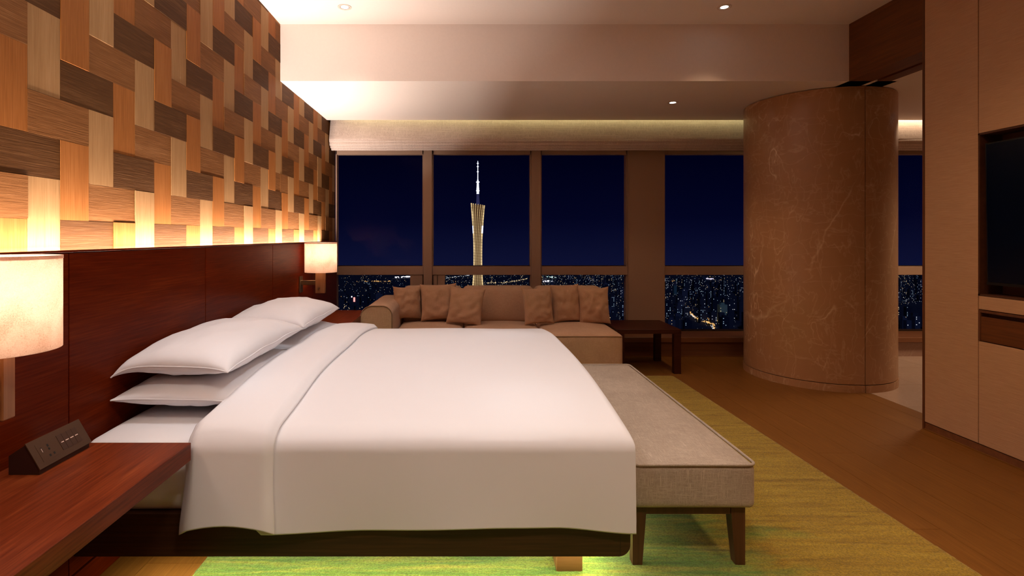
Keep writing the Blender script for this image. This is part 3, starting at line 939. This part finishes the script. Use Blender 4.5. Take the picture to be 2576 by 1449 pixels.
# duvet, draped over the sides and the foot
DX0, DX1, DY0, DY1 = -.925, .585, 1.862, 4.045
def top_z(x_, y_):
    v = (y_-2.95)/(1.09); u = max(0, (x_-(-.9))/1.5)
    return .580+.075*(1-abs(v)**2.4)*(1-.15*max(0, u-.75)/.25)
def drape(a, b, off=0.0, hem_n=.33, flare=.012, amp=1.0):
    """a: distance along x from DX0 (past DX1 it hangs), b: signed distance across the bed from its middle line"""
    half = (DY1-DY0)/2; mid = (DY0+DY1)/2
    def fold(d, edge, R):
        # returns (horizontal, drop) along a rounded edge
        if d <= edge-R: return d, 0.0
        arc = PI/2*R
        t = d-(edge-R)
        if t < arc:
            an = t/R; return edge-R+R*math.sin(an), R-R*math.cos(an)
        return edge, R+(t-arc)
    ha, da = fold(a, DX1-DX0+off, .038)
    hb_, db = fold(abs(b), half+off, .062+off*.5)
    sg_ = 1 if b >= 0 else -1
    x_ = DX0+ha; y_ = mid+sg_*hb_
    drop = max(da, db)
    z_ = top_z(x_, y_)+off-drop
    wv = noise.noise(Vector((x_*2.2, y_*2.2, z_*1.2)))
    if db > da:
        k_ = min(1, db/hem_n)
        y_ += sg_*(flare*k_+.008*amp*k_*math.sin(x_*9+1.3)*k_+.010*wv*k_)
    elif da > 0:
        k_ = min(1, da/hem_n)
        x_ += flare*.4*k_+.004*amp*k_*wv
    z_ += .006*wv*(1 if drop < .02 else .3)
    return Vector((x_, y_, z_))
half_w = (DY1-DY0)/2
def hemlen(x_):
    # how far the side hangs, with a slow wave along the hem
    return .335-.045*(1-smoothstep(-.76, -.70, x_))-.022*smoothstep(-.3, .15, x_)*(1-smoothstep(.30, .58, x_))+.006*math.sin(x_*5)
A_len = (DX1-DX0)-.038+PI/2*.038+.26
us = list(np.linspace(0, (DX1-DX0)-.045, 48))+list(np.linspace((DX1-DX0)-.038, (DX1-DX0)+.05, 12))+list(np.linspace((DX1-DX0)+.06, A_len, 7))
nb = 30
def duvet_pt(u, v):
    x_ = min(DX0+u, DX1)
    core = half_w-.062; arc = PI/2*.062; hang = hemlen(x_)-.062
    tot = core+arc+hang
    return drape(u, v*tot)
vs_ = sorted(set([-1+2*i/70 for i in range(71)]+[s*(.78+.0045*i) for i in range(14) for s in (1, -1)]+[s*t for t in (.982, .991, .9965) for s in (1, -1)]))
bm = grid(duvet_pt, us, vs_)
bmesh.ops.remove_doubles(bm, verts=bm.verts, dist=.0006)
bmesh.ops.recalc_face_normals(bm, faces=bm.faces)
dv_o = obj('duvet', bm, M['cotton'], smooth=True)
sm = dv_o.modifiers.new('thickness', 'SOLIDIFY'); sm.thickness = .014; sm.offset = -1
tag(dv_o, 'thick white duvet draped over the bed and folded back at the pillows', 'duvet')
# turned back band
def band_pt(u, v):
    off = .030+.010*math.sin(PI*min(1, max(0, u)))
    edge = min(u, 1-u)
    off -= .019*(1-smoothstep(0, .13, edge))**2
    core = half_w-.062; arc = PI/2*(.062+off*.5); hang = .338-.062-.020*math.sin(PI*u)
    tot = core+arc+hang
    p = drape(-.035+u*.30+.015*noise.noise(Vector((v*3, 1.7, 0))), v*tot, off, amp=.3, flare=.02)
    k_ = smoothstep(.86, 1.0, abs(v))
    p.x += .016*k_*(-1 if u < .5 else .6)*abs(2*u-1)
    if u < .06: p.z -= .010*(1-u/.06)*(1 if abs(v) < .7 else 0)
    return p
bm = grid(band_pt, [0, .02, .05, .09, .14, .2, .3, .4, .5, .6, .7, .8, .86, .91, .95, .98, 1], vs_)
bmesh.ops.recalc_face_normals(bm, faces=bm.faces)
bd = obj('fold_band', bm, M['cotton'], dv_o, smooth=True)
sm = bd.modifiers.new('thickness', 'SOLIDIFY'); sm.thickness = .016; sm.offset = -1

# pillows
def pillow(w, l, th, sag=.0, ears=.06, seed=0, nn=30, flange=0.0, wr=.010, power=.42, tf=1.0, bf=1.0):
    """soft pillow, w along x, l along y, th high; local mesh"""
    bm = bmesh.new()
    us_ = [-math.cos(PI*i/nn) for i in range(nn+1)]
    def P(u, v, s):
        x_ = w/2*u*(1-ears*(1-abs(v)**3)*abs(u)**2); y_ = l/2*v*(1-ears*(1-abs(u)**3)*abs(v)**2)
        d = max(0, (1-u*u)*(1-v*v))**power
        z_ = s*th/2*d*(tf if s > 0 else bf)
        ed = 1-d
        q = Vector((u*2.1+seed, v*2.6, s*.7+seed))
        z_ += wr*noise.noise(q*1.3)*d+wr*.5*noise.noise(q*3.1)*(d**.5)
        cr = abs(u*v)**5*(1 if u < 0 else .25)
        z_ -= sag*cr
        z_ += wr*.5*math.sin(9*v+seed)*ed*.6*(1-abs(u*v)**2)
        return Vector((x_, y_, z_))
    top = [[bm.verts.new(P(u, v, 1)) for v in us_] for u in us_]
    bot = [[top[i][j] if i in (0, nn) or j in (0, nn) else bm.verts.new(P(us_[i], us_[j], -1)) for j in range(nn+1)] for i in range(nn+1)]
    for i in range(nn):
        for j in range(nn):
            bm.faces.new((top[i][j], top[i+1][j], top[i+1][j+1], top[i][j+1]))
            bm.faces.new((bot[i][j], bot[i][j+1], bot[i+1][j+1], bot[i+1][j]))
    return bm
def place(bm, loc, rot=(0, 0, 0)):
    from mathutils import Euler, Matrix
    mtx = Matrix.Translation(Vector(loc)) @ Euler(rot, 'XYZ').to_matrix().to_4x4()
    bmesh.ops.transform(bm, matrix=mtx, verts=bm.verts)
    return bm
def seam(w, l, ears, nn=24, r=.0028, sag=0, seed=0, wr=.010):
    pts = []
    def P(u, v):
        return (w/2*u*(1-ears*(1-abs(v)**3)*abs(u)**2), l/2*v*(1-ears*(1-abs(u)**3)*abs(v)**2), wr*.5*math.sin(9*v+seed)*.6*(1-abs(u*v)**2)-sag*abs(u*v)**5*(1 if u < 0 else .25))
    for a, b in (((-1, -1), (1, -1)), ((1, -1), (1, 1)), ((1, 1), (-1, 1)), ((-1, 1), (-1, -1))):
        for i in range(nn):
            t = i/nn; pts.append(P(a[0]*(1-t)+b[0]*t, a[1]*(1-t)+b[1]*t))
    pts.append(pts[0])
    return tube(bmesh.new(), pts, r, 6, False)
rg = math.radians
PG = 'white bed pillows'
def bed_pillow(y, z, th, label, rot, seed, w=.455, l=.90, x=-1.140, tf=1.0, bf=1.0, sag=.02):
    o = obj('pillow', place(pillow(w, l, th, sag, .05, seed, tf=tf, bf=bf), (x, y, z), rot), M['cotton'], smooth=True)
    tag(o, label, 'pillow', PG)
    obj('pillow_seam', place(seam(w, l, .05, sag=sag, seed=seed), (x, y, z), rot), M['cotton'], o, smooth=True)
    return o
bed_pillow(2.50, .640, .165, 'lower white pillow of the near stack, flat on the sheet', (0, rg(1), 0), 1.0, .455, .88, tf=.75, bf=.95, sag=.004)
bed_pillow(3.44, .640, .165, 'lower white pillow of the far stack, mostly hidden', (0, rg(1), 0), 2.0, .455, .88, tf=.75, bf=.95, sag=.004)
bed_pillow(2.52, .768, .188, 'upper white pillow of the near stack, plump on top', (rg(1.0), rg(1), rg(-1)), 3.3, bf=.85, sag=.040)
bed_pillow(3.42, .772, .20, 'upper white pillow of the far stack, next to the window side lamp', (rg(-1.0), rg(1), rg(1)), 4.1, bf=.85, sag=.03)

# ================================================================== bench
bn = thing('bench', 'upholstered beige linen bench with dark tapered legs at the bed foot', 'bench', (.86, 2.83, 0))
bx0, bx1, by0, by1 = .628, 1.096, 2.030, 3.620
seat = obj('seat', rbox(bx0, bx1, by0, by1, .237, .408, .022, 10, (.004, .002, .014), .0015, 5), M['bench'], bn, smooth=True)
pz = .406
rr = .03
pp = []
for cx_, cy__, a0 in ((bx1-rr, by0+rr, -90), (bx1-rr, by1-rr, 0), (bx0+rr, by1-rr, 90), (bx0+rr, by0+rr, 180)):
    for i in range(7):
        a = math.radians(a0+15*i); pp.append((cx_+(rr+.001)*math.cos(a), cy__+(rr+.001)*math.sin(a), pz))
pp.append(pp[0])
obj('piping', tube(bmesh.new(), pp, .0055, 8, False), M['bench'], seat, smooth=True)
for y0 in (by0+.028, by1-.028-.035):
    obj('apron', B(bx0+.045, bx1-.085, y0, y0+.035, .206, .237), M['dark_leg'], bn)
for x0 in (bx0+.012, bx1-.059):
    obj('apron_side', B(x0, x0+.03, by0+.07, by1-.07, .206, .237), M['dark_leg'], bn)
def bleg(xo, xi, y0, y1s):
    # xo outer edge, xi inner edge at top; tapers to the floor
    bm = bmesh.new()
    sgn = 1 if xi > xo else -1
    xb = xo+sgn*.037
    yo, yi = y0, y1s; sy = 1 if yi > yo else -1; yb = yo+sy*.037
    V = [bm.verts.new(p) for p in ((xo, yo, .012), (xb, yo, .012), (xb, yb, .012), (xo, yb, .012), (xo, yo, .237), (xi, yo, .237), (xi, yi, .237), (xo, yi, .237))]
    for f_ in ((0, 1, 2, 3), (4, 5, 6, 7), (0, 1, 5, 4), (1, 2, 6, 5), (2, 3, 7, 6), (3, 0, 4, 7)): bm.faces.new([V[i] for i in f_])
    bmesh.ops.recalc_face_normals(bm, faces=bm.faces)
    obj('leg', bm, M['dark_leg'], bn)
for xo, xi in ((.636, .690), (1.067, 1.012)):
    bleg(xo, xi, by0+.026, by0+.080); bleg(xo, xi, by1-.026, by1-.080)

# ================================================================== rug
RXL, RY0, RY1 = -1.027, 1.25, 4.865
def rug_pt(u, v):
    xr = 1.925-.05*(v-2.0)/2.87 if v > 2 else 1.925
    x_ = RXL+(xr-RXL)*u
    eu = min(u, 1-u)*2.95; ev = min(v-RY0, RY1-v)
    k_ = smoothstep(0, .012, min(eu, ev))
    j = noise.noise(Vector((x_*75, v*75, 0)))*.0022+noise.noise(Vector((x_*26, v*60, 3)))*.0022
    return (x_+(noise.noise(Vector((v*40, 0, 5)))*.004 if u > .999 or u < .001 else 0), v, .001+(.0105+j)*k_)
ru = obj('rug', grid(rug_pt, [0, .0015, .003]+list(np.linspace(.006, .994, 235))+[.997, .9985, 1], [RY0, RY0+.005]+list(np.linspace(RY0+.012, RY1-.012, 290))+[RY1-.005, RY1]), M['rug'], smooth=True)
tag(ru, 'thick green and ochre streaked rug under the bed and bench', 'rug')

# ================================================================== sofa
SX0, SX1, SY0, SY1 = -.934, 1.373, 4.70, 5.60
so = thing('sofa', 'long brown linen sofa with one rounded arm under the windows', 'sofa', (.22, 5.15, 0))
obj('sofa_base', rbox(SX0+.25, SX1-.03, SY1-.15, SY1, .02, .40, .02, 6, (0, .004, 0)), M['sofa'], so, smooth=True)
# arm with a rounded top, piped at the front face
AR = .085
ax0, ax1 = SX0, -.655
poly = [(ax0+.006, .02), (ax1, .02)]
poly += [(ax1-AR+AR*math.cos(a), .66-AR+AR*math.sin(a)) for a in np.linspace(0, PI/2, 9)]
poly += [(ax0+AR*1.2-AR*1.2*math.sin(a), .66-AR*1.3+AR*1.3*math.cos(a)) for a in np.linspace(0, PI/2, 9)]
poly += [(ax0-.004, .40)]
bm = prism(bmesh.new(), poly, 'y', SY0+.006, SY1)
arm = obj('arm', bm, M['sofa'], so, smooth='auto')
obj('arm_piping', tube(bmesh.new(), [(p[0], SY0+.005, p[1]) for p in poly[1:]], .0048, 8, False), M['piping'], arm, smooth=True)
cus = [(-.652, -.032), (-.028, .683), (.687, SX1)]
for i, (a, b) in enumerate(cus):
    sc = obj('seat_cushion', rbox(a, b, SY0, SY1-.12, .022, .410, .035, 8, (0, .008, .028), .003, 5, i*3.1), M['sofa'], so, smooth=True)
    obj('cushion_piping', tube(bmesh.new(), [(a+.02, SY0+.004, .390), (a+.05, SY0+.001, .393), (b-.05, SY0+.001, .393), (b-.02, SY0+.004, .390), (b-.003, SY0+.03, .388), (b-.001, SY0+.3, .388)], .0042, 6, False), M['piping'], sc, smooth=True)
for i, (a, b) in enumerate(((-.645, -.048), (-.036, .676), (.690, SX1-.01))):
    obj('back_cushion', rbox(a, b, 5.40, SY1-.01, .40, .765, .05, 8, (.0, .035, .004), .004, 5, i*1.7+9), M['sofa'], so, smooth=True)
# scatter cushions
def scatter_cushion(px0, px1, py0, py1, y, tilt, yaw, roll, label, seed):
    s = F/y
    w = (px1-px0)/s; l = (py1-py0)/s
    xc = ((px0+px1)/2-CX)/s; zc = H-((py0+py1)/2-CY)/s
    bm = pillow(w*1.0, l*1.0, .13, .0, .085, seed, 30, wr=.018)
    # local z (thickness) -> towards the viewer
    place(bm, (0, 0, 0), (PI/2, 0, 0))
    place(bm, (xc, y, zc), (rg(tilt), rg(roll), rg(yaw)))
    o = obj('scatter_cushion', bm, M['cushion'], smooth=True)
    tag(o, label, 'cushion', 'brown scatter cushions on the sofa')
scatter_cushion(988, 1062, 720, 803, 5.31, -9, 20, 1, 'brown square cushion leaning at the sofa arm, leftmost of six', 1)
scatter_cushion(1057, 1150, 713, 806, 5.30, -11, 3, -2, 'brown square cushion between the arm cushion and the forward one', 2)
scatter_cushion(1126, 1217, 722, 817, 5.16, -12, -10, 5, 'brown square cushion tilted forward in front of the left three', 3)
scatter_cushion(1314, 1392, 722, 816, 5.15, -10, 12, -2, 'brown square cushion placed in front of the right three', 4)
scatter_cushion(1386, 1461, 715, 810, 5.28, -10, 10, -2, 'brown square cushion in the middle of the right three', 5)
scatter_cushion(1455, 1533, 722, 816, 5.26, -9, -8, -3, 'brown square cushion at the open sofa end, rightmost of six', 6)

# ================================================================== side table
st = thing('side_table', 'low dark walnut side table between the sofa and the marble column', 'table', (1.68, 5.24, 0))
obj('table_top', B(1.392, 1.982, 4.955, 5.520, .371, .411, .002), M['table'], st)
for lx in (1.392, 1.982-.066):
    for ly in (4.957, 5.518-.055):
        obj('leg', B(lx+.001, lx+.065, ly, ly+.055, 0, .371, .002), M['table'], st)
obj('under_rail', B(1.458, 1.916, 5.472, 5.50, .335, .371), M['table'], st)

# ================================================================== roman blinds
def blind(x0, x1, label):
    t = thing('roman_blind', label, 'blind', ((x0+x1)/2, 5.75, 2.25))
    def sheet(prof_, name, seed):
        def f_(u, v):
            i = int(min(len(prof_)-1.001, v)); q = v-i
            y_ = prof_[i][0]*(1-q)+prof_[i+1][0]*q; z_ = prof_[i][1]*(1-q)+prof_[i+1][1]*q
            return (x0+(x1-x0)*u, y_+.004*noise.noise(Vector((u*9, z_*5, seed))), z_+.004*noise.noise(Vector((u*6, seed, 2))))
        bm = grid(f_, np.linspace(0, 1, 60), np.linspace(0, len(prof_)-1, (len(prof_)-1)*2+1))
        o = obj(name, bm, M['blind'], t, smooth=True)
        md = o.modifiers.new('thickness', 'SOLIDIFY'); md.thickness = .004
        return o
    sheet([(5.79, 2.78), (5.745, 2.50), (5.70, 2.33), (5.692, 2.292), (5.699, 2.286)], 'drop', 1)
    sheet([(5.70, 2.302), (5.690, 2.288), (5.692, 2.276), (5.712, 2.274), (5.73, 2.29)], 'fold', 2)
    sheet([(5.715, 2.286), (5.707, 2.262), (5.712, 2.242), (5.732, 2.241), (5.75, 2.26)], 'fold', 3)
    sheet([(5.742, 2.258), (5.738, 2.236), (5.744, 2.221), (5.765, 2.221), (5.775, 2.24)], 'fold', 4)
    sheet([(5.778, 2.236), (5.776, 2.214), (5.784, 2.202), (5.81, 2.204), (5.82, 2.235)], 'fold', 5)
blind(-1.458, 3.05, 'raised beige linen roman blind over the windows left of the column')
blind(3.42, 6.15, 'raised beige linen roman blind in the next room, right of the column')

# ================================================================== television and drawer
tn = thing('media_cabinet', 'walnut lined television niche with a drawer below, let into the right wall', 'cabinet', (XR+.08, (NY0+Y_J)/2, DZ0))
lt_ = .010
obj('niche_back', B(XR+.134, XR+.158, NY0, Y_J, NZ0, NZ1), M['niche'], tn)
obj('niche_jamb', B(XR-.001, XR+.158, Y_J-lt_, Y_J-.001, NZ0, NZ1), M['niche'], tn)
obj('niche_jamb', B(XR-.001, XR+.158, NY0, NY0+lt_, NZ0, NZ1), M['niche'], tn)
obj('niche_head', B(XR-.001, XR+.158, NY0, Y_J, NZ1-lt_, NZ1), M['niche'], tn)
obj('niche_shelf', B(XR-.001, XR+.158, NY0, Y_J, NZ0, NZ0+lt_), M['niche'], tn)
tvt = thing('television', 'large switched off television in the walnut niche', 'television', (3.035, 2.40, .99))
TY0, TY1, TZa, TZb = 1.66, 3.128, .990, 1.812
bm = bmesh.new()
lean = .012
def tvp(x_, y_, z_): return (x_-lean*(z_-TZa)/(TZb-TZa), y_, z_)
def tvbox(x0, x1, y0, y1, z0, z1):
    bm = B(x0, x1, y0, y1, z0, z1)
    for v in bm.verts: v.co = Vector(tvp(*v.co))
    return bm
obj('housing', tvbox(3.034, 3.085, TY0, TY1, TZa, TZb), M['bezel'], tvt)
obj('screen', tvbox(3.032, 3.0345, TY0+.008, TY1-.008, TZa+.018, TZb-.008), M['screen'], tvt)
obj('bezel_foot', tvbox(3.030, 3.035, TY0, TY1, TZa, TZa+.016), M['bezel'], tvt)
obj('wall_mount', B(3.085, XR+.136, 2.2, 2.6, 1.25, 1.55), M['dark_metal'], tvt)
obj('drawer_surround', B(XR-.001, XR+.16, Y_J-.014, Y_J-.002, DZ0+.002, DZ1-.002), M['edge'], tn)
obj('drawer_surround', B(XR-.001, XR+.16, NY0+.002, Y_J-.014, DZ1-.016, DZ1-.002), M['edge'], tn)
dr = obj('drawer', B(XR-.001, XR+.02, NY0+.004, Y_J-.017, DZ0+.004, DZ1-.040, .001), M['header'], tn)
obj('finger_slot', B(XR+.045, XR+.16, NY0+.004, Y_J-.015, DZ0+.004, DZ1-.014), M['niche'], dr)

# ================================================================== downlights
def downlight(x_, y_, z_, label, power, color=(1, .84, .68), angle=100, aim=(0, 0), blend=.9, soft=.03):
    t = thing('downlight', label, 'downlight', (x_, y_, z_), 'recessed ceiling downlights')
    obj('trim_ring', lathe(bmesh.new(), x_, y_, [(.050, z_+.004), (.050, z_-.003), (.036, z_-.003), (.034, z_+.004)], 32, True), M['ring'], t, smooth='auto')
    obj('baffle', lathe(bmesh.new(), x_, y_, [(.0355, z_-.002), (.026, z_-.0010)], 32), M['baffle'], t, smooth=True)
    obj('lens', lathe(bmesh.new(), x_, y_, [(.027, z_-.0012), (.018, z_-.0022), (.001, z_-.0026)], 24), M['lens'], t, smooth=True)
    l = bpy.data.lights.new('downlight_beam', 'SPOT'); l.energy = power; l.color = color
    l.spot_size = rg(angle); l.spot_blend = blend; l.shadow_soft_size = soft
    lo = bpy.data.objects.new('downlight_beam', l); COL.objects.link(lo); lo.parent = t
    lo.location = (0, 0, -.012); lo.rotation_euler = (rg(aim[0]), rg(aim[1]), 0)
    return t
downlight(-.89, 3.915, ZC, 'lit ceiling downlight over the far side of the bed', 9, angle=88, blend=1)
downlight(1.88, 3.915, ZC, 'lit ceiling downlight above the walkway, nearer of two on the right', 9, (1, .66, .40), angle=88, blend=1)
downlight(1.885, 4.91, ZS, 'lit soffit downlight in front of the fourth window', 8, (1, .66, .40), angle=90, blend=.6)
# unseen downlights added to brighten the bed and the room
downlight(-.89, 2.15, ZC, 'added fill downlight over the near side of the bed, out of view', 21, (.88, .95, 1), 120, soft=.22)
downlight(.25, 2.15, ZC, 'added fill downlight over the near foot of the bed, out of view', 21, (.88, .95, 1), 110, soft=.22)
downlight(.25, 3.45, ZC, 'added fill downlight over the far foot of the bed, out of view', 21, (.88, .95, 1), 110, soft=.22)
downlight(1.88, 2.15, ZC, 'added fill downlight over the near walkway, out of view', 42, (1, .64, .36), 140, soft=.22)
downlight(1.88, .40, ZC, 'added fill downlight over the walkway beside the viewer, out of view', 55, (1, .64, .36), 140, soft=.22)
downlight(-.89, .40, ZC, 'added fill downlight over the near bedside slab, out of view', 30, (1, .84, .70), 130, soft=.22)
downlight(.25, .40, ZC, 'added fill downlight in front of the bed foot, out of view', 70, (1, .86, .74), 120, soft=.22)
downlight(4.9, 4.70, ZS, 'added unseen downlight in the ceiling of the next room', 110, (1, .72, .46), 150, soft=.4)  # out of sight, added to light the next room's floor and ceiling
